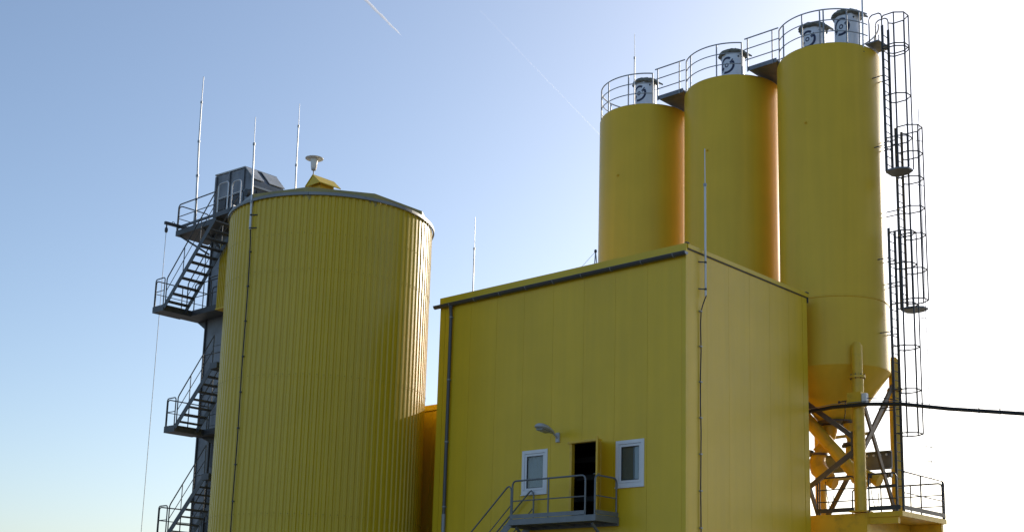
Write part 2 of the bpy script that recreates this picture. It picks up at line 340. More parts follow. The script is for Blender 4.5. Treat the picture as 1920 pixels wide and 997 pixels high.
for k in range(12):
    x = -25.6-k*.225; MB().box((x-.13, 27.51, zst(x)-.03), (x+.11, 28.33, zst(x))).build('tread', 'rail', S)
MB().box((-29.0, 27.4, 2.53), (-28.3, 28.4, 2.6)).build('half_landing', 'rail', S)
for y in (27.5, 28.34): MB().beam((-28.35, y, 0), (-28.35, y, 2.53), .08, .08).build('post', 'rail', S)
for x in (-28.98, -28.36): MB().beam((x, 27.4, 2.5), (x, 24.9, 0.05), .012, .2, side=(1,0,0)).build('stringer', 'rail', S)
for k in range(11):
    y = 27.2-k*.225; MB().box((-28.97, y-.12, 2.4-k*.22), (-28.37, y+.12, 2.43-k*.22)).build('tread', 'rail', S)
for y, x0, zt in ((27.5, -25.42, 6.17), (28.34, -25.30, 6.12)):
    x1 = -28.3; z1 = zt-.02-(x0-.2-x1)*sl
    hr = MB().tube([(x0, y, 5.15), (x0, y, zt-.14), (x0-.03, y, zt-.05), (x0-.10, y, zt), (x0-.17, y, zt-.03), (x1, y, z1), (x1, y, z1-.9)], .024).build('handrail', 'rail', S, 50)
    MB().tube([(x0, y, 5.62), (x1, y, 5.62-(x0-x1)*sl)], .016, 6).build('mid_rail', 'rail', hr, 40)

# ------------------------------------------------------------------ wall lamp
Lp = thing('wall_lamp', 'grey street-type lamp on a bracket above the first window', 'lamp', (-24.49, 28.4, 7.6))
MB().box((-24.55, 28.40, 7.50), (-24.43, 28.458, 7.78)).tube([(-24.49, 28.42, 7.62), (-24.49, 28.30, 7.70), (-24.49, 28.14, 7.78)], .03, 8).build('bracket', 'lamp_grey', Lp, 40)
secs = [(28.20, .05, .05, 7.775), (28.08, .085, .075, 7.80), (27.90, .115, .10, 7.835), (27.70, .125, .10, 7.86), (27.56, .11, .075, 7.875), (27.50, .06, .03, 7.88)]
hd = MB(); n = 12
for (y, wx, hz, z) in secs:
    for k in range(n):
        t = 2*math.pi*k/n; zz = math.sin(t); hd.v.append(V(-24.49+1.35*wx*math.cos(t), y, z-.03+(1.3*hz*zz if zz > 0 else hz*.6*zz)))
for j in range(len(secs)-1):
    for k in range(n): a = j*n+k; b_ = j*n+(k+1) % n; hd.f.append((a, b_, b_+n, a+n))
hd.f.append(tuple(range(n))[::-1]); hd.f.append(tuple((len(secs)-1)*n+k for k in range(n)))
hd.build('lamp_head', 'lamp_grey', Lp, 50)
MB().prism([(-24.59, 27.98, 7.75), (-24.39, 27.98, 7.75), (-24.37, 27.60, 7.80), (-24.61, 27.60, 7.80)], (0, 0, -.045)).build('lens', 'lens', Lp)

# ------------------------------------------------------------------ lightning rods
RG = 'lightning rods'
def rod(base, joints, rads, label, brackets=(), cable=None, m='alu'):
    t = thing('lightning_rod', label, 'lightning rod', base, RG)
    pts = [Vector(base)]+[Vector(j) for j in joints]
    for i in range(len(pts)-1):
        MB().tube([pts[i], pts[i+1]], rads[i], 8).build('rod_tip' if i == len(pts)-2 else 'mast', m, t, 40)
        if i: MB().tube([pts[i]-V(0,0,.05), pts[i]+V(0,0,.03)], rads[i-1]*1.5, 8).build('coupling', 'galv', t, 40)
    for p, q in brackets: MB().tube([p, q], .018, 6).lathe((p[0], p[1], p[2]), [(.03, -.03), (.045, 0), (.03, .03)], 8).build('bracket', 'dark', t)
    if cable:
        c = MB().tube(cable, .017, 6).build('down_cable', 'rubber', t, 60)
    return t
# beside the building corner
rx = -19.86; cab = [(rx+.02, 29.25, 11.34), (rx-.02, 29.17, 11.12), (rx-.07, 29.13, 10.9)]+[(rx-.085+.006*math.sin(k*2.1), 29.12+.014*math.sin(k*1.7), 10.5-k*.75) for k in range(14)]
t5 = rod((rx, 29.245, 11.32), [(rx, 29.23, 14.59), (rx, 29.22, 15.66)], [.03, .014], 'tall rod strapped to the sunlit-corner side wall with a black cable below', [((rx, 29.24, 12.30), (BX1-.01, 29.06, 12.30)), ((rx, 29.24, 11.52), (BX1-.01, 29.06, 11.52))], cab)
t5['label'] = 'grey lightning rod strapped to the building side wall with a black cable below it'
for k in range(8): MB().box((BX1+.001, 29.07, 10.86-k*1.0), (BX1+.07, 29.16, 10.89-k*1.0)).build('cable_clip', 'galv', t5)
rod((-29.35, 29.6, 12.6), [(-29.35, 29.6, 14.62), (-29.35, 29.6, 15.72)], [.022, .010], 'slim lightning rod on the flat roof of the tall building, left end')

# ------------------------------------------------------------------ round corrugated tank
TC = V(-32.38, 25.96, 0); TR = 3.291
T = thing('round_tank', 'big round yellow tank clad in vertical corrugated sheet', 'tank', TC)
NR = 100
def clad(z0, z1, grow):
    mb = MB(); ring = []
    for k in range(NR):
        for f_, rr in ((0, 0), (.42, 0), (.57, -.034), (.85, -.034)):
            t = 2*math.pi*(k+f_)/NR; ring.append(((TR+rr+grow)*math.cos(t), (TR+rr+grow)*math.sin(t)))
    n = len(ring)
    for z in (z0, z1): mb.v += [TC+V(x, y, z) for x, y in ring]
    for i in range(n): mb.f.append((i, (i+1) % n, (i+1) % n+n, i+n))
    return mb
TJ = [.15, 5.18, 9.32, 12.57, 14.98]
for i in range(4): clad(TJ[i], TJ[i+1]+(.06 if i < 3 else 0), .005*i).build('cladding_course', 'clad', T)
MB().lathe(TC, [(TR-.08, .02), (TR-.08, 14.95)], 60).build('tank_shell', 'galv', T, 40)
MB().lathe(TC, [(TR+.15, 0), (TR+.15, .14)], 60).build('foundation_ring', 'concrete', T, 40)
scr = MB()
for z in (5.24, 9.38, 12.63, 13.76):
    for k in range(NR):
        t = 2*math.pi*(k+.25)/NR; zz = z+random.uniform(-.012, .012); c = TC+V((TR+.016)*math.cos(t), (TR+.016)*math.sin(t), zz); d = .013
        tx = V(-math.sin(t), math.cos(t), 0)*d; nz = V(math.cos(t), math.sin(t), 0)*.014
        scr.add([c-tx, c+tx, c+V(0,0,d), c-V(0,0,d), c+nz], [(0,3,4),(3,1,4),(1,2,4),(2,0,4)])
tag(scr.build('cladding_screws', 'screw', T), kind='stuff')
# fascia of bent sheets, decagonal roof, low cone
NF = 12; a_off = R(-52)
for k in range(NF):
    mb = MB(); n = 8; a0 = a_off+2*math.pi*k/NF+.0016; a1 = a_off+2*math.pi*(k+1)/NF-.0016; P = []
    for r_, z in ((TR+.035, 14.95), (TR+.085, 14.95), (TR+.085, 15.04), (TR+.035, 15.04)):
        for i in range(n+1):
            t = a0+(a1-a0)*i/n; P.append(TC+V(r_*math.cos(t), r_*math.sin(t), z))
    q = n+1; F = []
    for j in range(4):
        for i in range(n): F.append((j*q+i, j*q+i+1, ((j+1) % 4)*q+i+1, ((j+1) % 4)*q+i))
    F += [(0, q, 2*q, 3*q), (n, q+n, 2*q+n, 3*q+n)]
    mb.add(P, F).build('fascia_sheet', 'fascia', T, 30)
va = math.atan2(-TC.y, -TC.x)+R(4)
def deca(r_, z): return [TC+V(r_*math.cos(va+math.pi/10+2*math.pi*k/10), r_*math.sin(va+math.pi/10+2*math.pi*k/10), z) for k in range(10)]
lo, hi, hi2 = deca(3.33, 14.99), deca(3.33, 15.21), deca(2.9, 15.3)
for k in range(10):
    j = (k+1) % 10
    MB().add([lo[k], lo[j], hi[j], hi[k], *[TC+(p-TC)*.985 for p in (lo[k], lo[j])], *[V(*(TC+(p-TC)*.985).to_2d(), p.z) for p in (hi[j], hi[k])]], [(0,1,2,3),(7,6,5,4),(0,4,5,1),(1,5,6,2),(2,6,7,3),(3,7,4,0)]).build('roof_edge', 'weathered' if k in (8, 9, 0) else 'fascia', T)
rf = MB().add([*deca(3.30, 15.19), TC+V(0,0,15.4)], [(k, (k+1) % 10, 10) for k in range(10)]).build('roof', 'fascia', T)
# vent hood with little lamp on it
H = thing('vent_hood', 'small yellow gabled vent hood on the tank roof', 'vent', (-31.3, 24.55, 15.4))
ax, ay, az = -31.34, 24.22, 16.12
hw, hl, hd_ = .36, .88, .32
gv = [(ax-hw, ay, az-hd_), (ax, ay, az), (ax+hw, ay, az-hd_)]
MB().add([*gv, *[(x, y+hl, z) for x, y, z in gv], *[(x, y, z-.03) for x, y, z in gv], *[(x, y+hl, z-.03) for x, y, z in gv]],
         [(0,1,4,3),(1,2,5,4),(6,9,10,7),(7,10,11,8),(0,6,7,1),(1,7,8,2),(3,4,10,9),(4,5,11,10),(0,3,9,6),(2,8,11,5)]).build('hood_roof', 'trim', H)
MB().prism([(ax-hw+.02, ay+.02, az-hd_-.02), (ax+hw-.02, ay+.02, az-hd_-.02), (ax, ay+.02, az-.04)], (0, .02, 0)).build('gable', 'trim', H)
MB().box((ax-.2, ay+.16, 15.1), (ax+.2, ay+hl-.16, az-hd_+.12)).build('hood_body', 'steel_yellow', H)
Lm = thing('roof_lamp', 'white opal cup lamp with a wide disc top above the vent hood', 'lamp', (ax, ay+.03, az))
MB().tube([(ax, ay+.03, az-.03), (ax, ay+.03, az+.16)], .018, 8).build('stem', 'dark', Lm, 40)
MB().lathe((ax, ay+.03, az), [(.04, .12), (.075, .14), (.085, .18), (.07, .19)], 16).build('lamp_socket', 'lamp_grey', Lm, 40)
MB().lathe((ax, ay+.03, az), [(.07, .185), (.095, .22), (.105, .36), (.125, .50), (.125, .52)], 20).build('lamp_cup', 'lamp_white', Lm, 40)
MB().lathe((ax, ay+.03, az), [(.10, .52), (.285, .515), (.29, .53), (.17, .565), (.02, .58)], 28).build('lamp_disc', 'lamp_white', Lm, 50)
# rods on the tank
c0 = V(-32.20, 22.60, 14.04)
t2 = rod((-32.20, 22.60, 14.04), [(-32.22, 22.60, 14.95), (-32.30, 22.60, 16.87), (-32.33, 22.60, 17.77)], [.036, .028, .012], 'lightning rod clamped to the tank wall with a long black cable running down', [((-32.2, 22.60, 14.5), (-32.0, 22.70, 14.5)), ((-32.2, 22.6, 14.08), (-32.0, 22.70, 14.08))],
         [(-32.20, 22.61, 14.05), (-32.17, 22.62, 13.7)]+[(-32.15+.012*math.sin(k*1.3), 22.625, 13.0-k*.9) for k in range(15)])
for k in range(11): MB().box((-32.19, 22.61, 13.3-k*1.1), (-32.12, 22.66, 13.34-k*1.1)).build('cable_clip', 'dark', t2)
t3 = rod((-32.12, 24.18, 15.15), [(-32.14, 24.16, 16.6), (-32.14, 24.15, 17.93), (-32.14, 24.14, 18.69)], [.026, .022, .010], 'lightning rod standing on the tank roof left of the vent hood')

# ------------------------------------------------------------------ bucket elevator
EX0, EX1, EY0, EY1 = -39.2, -37.45, 25.91, 27.4
E_ = thing('bucket_elevator', 'dark grey sheet-metal elevator shaft with slanted head behind the round tank', 'elevator', ((EX0+EX1)/2, (EY0+EY1)/2, 0))
z = 0.0; k = 0
while z < 16.6:
    h = 1.45
    MB().box((EX0, EY0, z+.02), (EX1, EY1, min(z+h, 16.9)-.02)).build('casing_section', 'casing', E_)
    MB().box((EX0-.04, EY0-.04, z-.02), (EX1+.04, EY1+.04, z+.018)).build('flange', 'casing', E_)
    sx = EX0+.45
    MB().box((sx, EY0-.025, z+.25), (sx+.75, EY0-.001, z+1.2)).build('access_plate', 'casing', E_)
    z += h; k += 1
for x in (EX0+.01,): MB().beam((x, EY0-.03, 0), (x, EY0-.03, 16.9), .06, .05).build('corner_angle', 'dark', E_)
hp = [(EX0, EY0-.02, 16.9), (-36.85, EY0-.02, 16.9), (-36.85, EY0-.02, 17.68), (-37.42, EY0-.02, 18.27), (EX0, EY0-.02, 18.37)]
hd = MB().prism(hp, (0, 1.32, 0)).build('head_casing', 'casing', E_)
for x in (EX0+.02, -38.35, -37.46): MB().beam((x, EY0-.045, 16.9), (x, EY0-.045, 18.33 if x < -37.9 else 18.24), .09, .05).build('stiffener', 'casing', hd)
MB().prism([(EX0-.06, EY0-.06, 18.385), (-37.40, EY0-.06, 18.285), (-37.40, EY0-.06, 18.335), (EX0-.06, EY0-.06, 18.435)], (0, 1.42, 0)).build('head_cover', 'cover', hd)
sd_ = V(.57, 0, -.59).normalized(); sn = V(.59, 0, .57).normalized()
for y0, y1 in ((EY0-.05, EY0+.42), (EY0+.66, EY0+1.33)):
    a = V(-37.40, y0, 18.29); b = a+sd_*.80
    MB().prism([a, b, b+sn*.03, a+sn*.03], (0, y1-y0, 0)).build('slanted_cover', 'cover', hd)
MB().box((EX0-.03, EY0-.07, 17.36), (-36.83, EY0-.021, 17.42)).build('ledge', 'casing', hd)
MB().box((-36.849, EY0-.06, 17.40), (-36.78, EY0+1.30, 17.47)).build('ledge', 'cover', hd)
MB().box((-36.849, EY0+.1, 17.0), (-36.80, EY0+1.2, 17.34)).build('recess_panel', 'dark', hd)
for x0_ in (EX0+.2, EX0+1.02): MB().box((x0_, EY0-.05, 16.96), (x0_+.5, EY0-.021, 17.32)).build('louvre', 'dark', hd)
MB().tube(arch((-36.95, 27.0, 17.65), (-36.95, 27.15, 17.65), .14, .05), .012, 5).build('lifting_eye', 'galv', hd)
MB().tube([(-36.9, EY0-.05, 17.15), (-36.9, EY0-.3, 17.15)], .14, 14).build('drive_motor', 'dark', hd, 40)
# yellow corrugated duct beside it
D_ = thing('corrugated_duct', 'narrow yellow corrugated box hanging beside the tank under the top stair', 'duct', (-37.1, 25.3, 12.9))
pr = []
for k in range(6):
    x = -37.36+k*.1; pr += [(x, 25.03), (x+.05, 25.03), (x+.06, 25.06), (x+.09, 25.06)]
MB().prism([(x, y, 12.85) for x, y in pr]+[(-36.78, 25.5, 12.85), (-37.36, 25.5, 12.85)], (0, 0, 2.35)).build('duct_sheet', 'clad', D_)
MB().box((-37.38, 25.01, 12.80), (-36.76, 25.52, 12.845)).build('duct_base', 'trim', D_)

# ------------------------------------------------------------------ stair tower
F_ = thing('stair_tower', 'dark grey steel stair tower with landings climbing beside the tank', 'stairs', (-38.5, 25, 0))
YN, YF = 24.05, 24.92
def flight(x0, z0, x1, z1, n):
    dx, dz = x1-x0, z1-z0; fl = None
    for y in (YN, YF):
        s_ = MB().beam((x0-.04, y, z0-.08), (x1, y, z1-.06), .02, .18, side=(0,1,0)).build('stringer', 'tower', F_)
    for k in range(n):
        t = (k+.5)/n; x = x0+dx*t; zz = z0+dz*t
        MB().box((x-.12, YN+.012, zz-.035), (x+.12, YF-.012, zz)).build('tread', 'tower', F_)
    for y, hgt in ((YN, .98), (YF, .98)):
        a = V(x0+.02, y, z0); b = V(x1-.02, y, z1)
        r_ = MB().tube([a+V(0,0,-.05), a+V(0,0,hgt-.06), a+V(.05,0,hgt+.02), b+V(0,0,hgt), b+V(0,0,-.03)], .021, 6).build('handrail', 'tower', F_, 40)
        MB().tube([a+V(0,0,hgt*.5), b+V(0,0,hgt*.5)], .014, 6).build('mid_rail', 'tower', r_, 40)
        for t in (.36, .7): c = a.lerp(b, t); MB().tube([c-V(0,0,.05), c+V(0,0,hgt)], .016, 6).build('post', 'tower', r_, 40)
flight(-39.04, 13.05, -36.32, 15.72, 11)
flight(-37.75, 8.66, -35.84, 10.50, 8)
flight(-37.75, 4.98, -35.84, 6.82, 8)
flight(-37.75, 1.30, -35.84, 3.14, 8)
def plate(a, b, z, th=.22):
    return MB().box((a[0], a[1], z-th), (b[0], b[1], z)).build('landing', 'tower', F_)
plate((-39.82, YN, 0), (-39.12, 25.19), 13.08); plate((-39.82, 25.2, 0), (-37.2, 25.86), 13.08, .2); plate((-39.82, 25.87, 0), (-39.26, 27.3), 13.08, .2)
MB().prism([(-39.80, 25.95, 12.87), (-39.21, 25.95, 12.87), (-39.21, 25.95, 12.50)], (0, .5, 0)).build('landing_bracket', 'tower', F_)
rail_frame(F_,  (-39.78, YN+.03, 13.06), (-39.2, YN+.03, 13.06), 1.02, .021, (.55,), (), rad=.09, m='tower')
rail_frame(F_,  (-39.78, YN+.06, 13.06), (-39.78, 27.2, 13.06), .98, .021, (.5,), (.35, .7), rad=.09, m='tower')
rail_frame(F_,  (-39.05, 25.24, 13.06), (-37.25, 25.24, 13.06), .98, .021, (.5,), (.3, .55), rad=.09, m='tower')
rail_frame(F_,  (-38.05, 25.30, 13.06), (-37.60, 25.30, 13.06), .72, .019, (), (), rad=.12, m='tower')
for zz in (8.66, 4.98, 1.30):
    plate((-38.46, YN, 0), (-37.82, 25.19), zz); plate((-38.46, 25.2, 0), (-36.95, 25.86), zz, .2)
    MB().prism([(-38.3, 25.4, zz-.21), (-37.6, 25.86, zz-.21), (-37.6, 25.86, zz-.6)], (.06, 0, 0)).build('landing_bracket', 'tower', F_)
    rail_frame(F_,  (-38.42, YN+.03, zz-.02), (-37.90, YN+.03, zz-.02), .98, .021, (.5,), (), rad=.09, m='tower')
    rail_frame(F_,  (-38.42, YN+.06, zz-.02), (-38.42, 25.8, zz-.02), .95, .021, (.5,), (.5,), rad=.09, m='tower')
    rail_frame(F_,  (-37.7, 25.24, zz-.02), (-36.6, 25.24, zz-.02), .95, .021, (.5,), (.5,), rad=.09, m='tower')
    MB().box((-35.86, 23.95, zz+1.66), (-35.46, 24.62, zz+1.86)).build('landing', 'tower', F_)
    MB().beam((-38.3, 25.8, 0), (-38.3, 25.8, zz-.2), .08, .08).build('support_post', 'tower', F_)
    rail_frame(F_,  (-36.55, 24.98, zz+1.1), (-35.9, 24.98, zz+1.8), 1.4, .021, (.7,), (), rad=.12, m='tower')
# top platform with toe board and rails
plate((-40.25, 25.0, 0), (-37.75, 25.86), 16.24, .2); plate((-40.25, 25.87, 0), (-39.28, 26.4), 16.24, .2)
MB().box((-40.24, 25.005, 16.29), (-37.77, 25.02, 16.40)).build('toe_board', 'tower', F_)
plate((-37.74, 24.95, 0), (-36.30, 25.86), 16.38, .16)
rail_frame(F_,  (-40.22, 25.03, 16.22), (-37.85, 25.03, 16.22), 1.02, .024, (.55,), (.48,), rad=.14, m='tower')
rail_frame(F_,  (-40.22, 25.06, 16.22), (-40.22, 26.36, 16.22), 1.0, .022, (.5,), (.5,), rad=.14, m='tower')
rail_frame(F_,  (-37.68, 25.0, 16.40), (-37.10, 25.0, 16.40), 1.05, .024, (.5,), (), rad=.12, m='alu')
rail_frame(F_,  (-36.86, 25.0, 16.40), (-36.34, 25.0, 16.40), .95, .024, (.5,), (), rad=.16, m='alu')
MB().beam((-36.5, 25.0, 15.2), (-36.5, 25.0, 16.2), .08, .08).build('support_post', 'tower', F_)
for x in (-40.1, -38.6): MB().beam((x, 25.1, 16.04), (x+.7 if x < -39 else x, 25.95, 15.4), .06, .06).build('landing_bracket', 'tower', F_)
# handrails on the tank roof beside the head
K = thing('tank_roof_railing', 'low curved steel handrail along the tank rim beside the elevator head', 'railing', (-34.2, 24.1, 15.2))
kp = [TC+V((TR-.05)*math.cos(t), (TR-.05)*math.sin(t), 0) for t in [R(-166+8*i) for i in range(7)]]
hh = [.55, .62, .60, .55, .45, .3, .04]
MB().tube([V(p.x, p.y, 15.17+h) for p, h in zip(kp, hh)], .02, 6).build('rail', 'galv', K, 50)
for i in (0, 2, 4): MB().tube([V(kp[i].x, kp[i].y, 15.1), V(kp[i].x, kp[i].y, 15.17+hh[i])], .018, 6).build('post', 'galv', K, 40)
# hoist jib and rope
J = thing('hoist_jib', 'dark hoist arm with a hanging rope on the top landing of the stair tower', 'hoist', (-40.05, 25.4, 16.24))
MB().beam((-40.05, 24.40, 16.36), (-40.05, 26.2, 16.40), .10, .10).build('arm', 'dark', J)
MB().tube([(-40.05, 24.48, 16.31), (-40.05, 24.48, 16.2)], .025, 6).lathe((-40.05, 24.48, 16.1), [(.03, -.1), (.06, -.05), (.06, .06), (.03, .1)], 10).build('pulley', 'dark', J, 40)
for y in (24.7, 25.3): MB().tube(arch((-40.05, y, 16.40), (-40.05, y+.1, 16.40), .08, .04), .012, 5).build('shackle', 'dark', J)
MB().tube([(-40.05, 24.48, 16.05), (-40.05, 24.48, .2)], .011, 5).build('rope', 'wire', J)
t1 = rod((-39.20, 25.12, 16.24), [(-39.30, 25.12, 18.2), (-39.38, 25.12, 19.55), (-39.41, 25.12, 21.1), (-39.40, 25.12, 22.1)], [.040, .034, .030, .018], 'tallest lightning rod fixed to the top landing of the stair tower')

# the tank and its stair tower stand clear of the building's left wall: set back by about 1.6 m and built 4 % larger than drawn above
for o in (T, H, Lm, t2, t3, E_, D_, F_, K, J, t1):
    x, y, z = o.location; o.location = (x-.04*abs(x), y+.04*y, z*1.04-.064); o.scale = (1.04, 1.04, 1.04)

# ------------------------------------------------------------------ three cement silos
SR, SY, SH = 1.717, 37.12, 21.23
SX = {'C': -20.20, 'B': -24.03, 'A': -27.92}
lab = {'A': 'smooth yellow silo at the left end of the row of three', 'B': 'middle smooth yellow silo of the row of three', 'C': 'rightmost smooth yellow silo with its cone and legs in view'}
SG = 'smooth yellow silos behind the building'
silo = thing('silo', lab['C'], 'silo', (SX['C'], SY, 0), SG)
c = (SX['C'], SY, 0)
MB().lathe(c, [(SR-.004, 12.70), (SR-.004, 21.13), (SR-.03, 21.20), (SR-.05, 21.23)], 128).build('shell', 'silo', silo, 30)
MB().lathe(c, [(SR, 10.50), (SR, 12.64)], 128).build('lower_shell', 'silo', silo, 30)
MB().lathe(c, [(SR-.01, 12.64), (SR+.018, 12.655), (SR+.018, 12.685), (SR-.01, 12.70)], 128).build('weld_ring', 'silo', silo, 40)
MB().lathe(c, [(SR-.06, 21.225), (SR-.1, 21.245), (.1, 21.30)], 64).build('roof', 'galv', silo, 30)
MB().lathe(c, [(.56, 8.93), (SR-.004, 10.47), (SR-.004, 10.50)], 96).build('cone', 'silo', silo, 30)
MB().lathe(c, [(.62, 8.86), (.66, 8.875), (.66, 8.925), (.62, 8.94)], 48).build('outlet_flange', 'brace', silo, 30)
MB().lathe((c[0]+.07, SY-SR-.02, 18.56), [(.02, -.04), (.045, 0), (.02, .04)], 8).build('lug', 'silo', silo)
for sx, sy in ((1.42, -1.25), (-1.36, -1.33), (1.36, 1.33), (-1.36, 1.33)):
    lx, ly = c[0]+sx, SY+sy
    lg = MB().lathe((lx, ly, 0), [(.185, 5.9), (.185, 10.02)], 20).lathe((lx, ly, 0), [(.17, 10.03), (.17, 11.0), (.10, 11.12)], 20).build('leg', 'steel_yellow', silo, 40)
    MB().lathe((lx, ly, 0), [(.24, 9.985), (.24, 10.065)], 20).build('leg_flange', 'steel_yellow', lg, 40)
    MB().box((lx-.26, ly-.26, 5.86), (lx+.26, ly+.26, 5.905)).build('foot_plate', 'steel_yellow', lg)
    for a in range(8): t = a*math.pi/4+.2; MB().lathe((lx+.215*math.cos(t), ly+.215*math.sin(t), 10.03), [(.018, -.075), (.018, .075)], 6).build('bolt', 'dark', lg)
# railing round the roof: rings with gaps for the bridges and the ladder, uprights
def silo_rail(root, cx, a0, a1, posts):
    pr_ = SR-.05; n = 40
    for i, z in enumerate((SH+1.18, SH+.80, SH+.40)):
        MB().tube([(cx+pr_*math.cos(R(a0+(a1-a0)*k/n)), SY+pr_*math.sin(R(a0+(a1-a0)*k/n)), z) for k in range(n+1)], .024 if i == 0 else .019, 6).build('top_rail' if i == 0 else 'mid_rail', 'galv', root, 50)
    for a in posts: x, y = cx+pr_*math.cos(R(a)), SY+pr_*math.sin(R(a)); MB().tube([(x, y, SH-.05), (x, y, SH+1.18)], .026, 6).build('rail_post', 'galv', root, 40)
roots = {'C': silo}
for k_ in 'BA': roots[k_] = shift_copy(silo, (SX[k_], SY, 0), lab[k_])
silo_rail(roots['A'], SX['A'], -218, -44, (-218, -180, -146, -108, -75, -44))
silo_rail(roots['B'], SX['B'], -135, -46, (-135, -118, -76, -46))
silo_rail(roots['C'], SX['C'], -136, -12, (-136, -122, -91, -70, -66, -40, -24))
for k_ in 'BC': silo_rail(roots[k_], SX[k_], 135, 46 if k_ == 'B' else 20, (135, 90, 50))
# bridges
def bridge(x0, x1, label):
    b = thing('roof_bridge', label, 'walkway', ((x0+x1)/2, SY, 21.3), 'walkway bridges between silo tops')
    MB().box((x0, 35.88, 21.30), (x1, 37.9, 21.345)).build('deck_plate', 'casing', b)
    MB().box((x0, 35.86, 21.25), (x1, 35.878, 21.40)).build('edge_angle', 'casing', b)
    MB().box((x0, 37.902, 21.25), (x1, 37.92, 21.40)).build('edge_angle', 'casing', b)
    for y in (35.84, 37.95):
        for i, z in enumerate((22.45, 22.06, 21.66)): MB().tube([(x0-.10, y, z), (x1+.10, y, z)], .024 if i == 0 else .019, 6).build('rail', 'galv', b, 40)
        for x in (x0+.02, x1-.14): MB().tube([(x, y, 21.22), (x, y, 22.45)], .024, 6).build('post', 'galv', b, 40)
bridge(-26.42, -25.30, 'steel bridge plate with rails between the left and middle silo tops')
bridge(-22.60, -21.46, 'steel bridge plate with rails between the middle and right silo tops')
# dust filters with printed emblem and ragged lid
def dust_filter(x, y, ztop, label):
    d = thing('dust_filter', label, 'filter', (x, y, 21.28), 'round white dust filters on the silo tops'); r_ = .41
    MB().lathe((x, y, 0), [(r_, 21.25), (r_, ztop-.10)], 40).build('filter_body', 'filter', d, 40)
    MB().lathe((x, y, 0), [(r_+.012, 21.42), (r_+.012, 21.45)], 40).build('band', 'galv', d, 40)
    rnd = random.Random(int(x*10)); J = [rnd.uniform(-.05, .04) for _ in range(40)]
    def jit(j, k, r, z): return (r+(J[k] if j in (0, 1) else J[k]*.4), z+(J[(k*7) % 40]*.8 if j < 2 else J[(k*3) % 40]*.3))
    MB().lathe((x, y, 0), [(r_+.03, ztop-.20), (r_+.10, ztop-.16), (r_+.07, ztop-.06), (r_-.08, ztop+.0), (.08, ztop+.03)], 40, jit).build('lid', 'tarp', d, 50)
    MB().add([(x+.30, y-.34, ztop-.08), (x+.62, y-.12, ztop-.26), (x+.66, y+.22, ztop-.28), (x+.34, y+.34, ztop-.08), (x+.30, y-.34, ztop-.03), (x+.62, y-.12, ztop-.20), (x+.66, y+.22, ztop-.22), (x+.34, y+.34, ztop-.03)],
             [(3,2,1,0),(4,5,6,7),(0,1,5,4),(1,2,6,5),(2,3,7,6),(3,0,4,7)]).build('outlet_flap', 'tarp', d)
    # emblem: broken ring, two slanted bars and a small ring, facing -Y
    zc = ztop-.64; mb = MB()
    def pt(u, v, o): t = -math.pi/2+u/r_; return V(x+(r_+o)*math.cos(t), y+(r_+o)*math.sin(t), zc+v)
    def arcband(ra, rb, a0, a1, n):
        for i in range(n):
            p = [(a0+(a1-a0)*(i+e)/n) for e in (0, 1)]
            mb.add([pt(rr*math.sin(R(a))*.92, rr*math.cos(R(a)), .004) for rr, a in ((ra, p[0]), (rb, p[0]), (rb, p[1]), (ra, p[1]))], [(0,1,2,3)])
    arcband(.235, .32, 62, 205, 16); arcband(.235, .32, 245, 392, 16); arcband(.045, .085, 0, 360, 14)
    for s in (1, -1):
        for e in (.0, .07):
            a_ = [(.10+e*.4, .07-e*.6+.02), (.135+e*.4, .05-e*.6+.02), (.245, .19-e), (.215, .225-e)]
            mb.add([pt(s*u, s*v, .0055) for u, v in a_], [(0,1,2,3)])
    mb.build('emblem', 'navy', d)
    MB().lathe((x+r_*math.cos(R(-30)), y+r_*math.sin(R(-30)), ztop-.32), [(.02, -.03), (.035, 0), (.02, .03)], 8).build('port', 'dark', d)
dust_filter(SX['A'], SY, 22.86, 'white round dust filter with navy emblem on the left silo')
dust_filter(SX['B']+.03, SY, 22.83, 'white round dust filter with navy emblem on the middle silo')
dust_filter(-19.40, 36.97, 22.78, 'nearer white dust filter with navy emblem on the right silo')
dust_filter(-20.84, 37.28, 22.90, 'white dust filter half hidden by the roof edge of the right silo')
rod((-27.26, 35.56, 21.2), [(-27.26, 35.56, 23.05), (-27.27, 35.56, 24.0)], [.024, .010], 'thin lightning rod at the railing of the left silo')
rod((-18.62, 36.55, 20.6), [(-18.60, 36.55, 23.3), (-18.60, 36.55, 25.2)], [.030, .018], 'lightning rod rising past the caged ladder on the right silo', [((-18.62, 36.55, 21.0), (-18.75, 36.7, 21.0))])

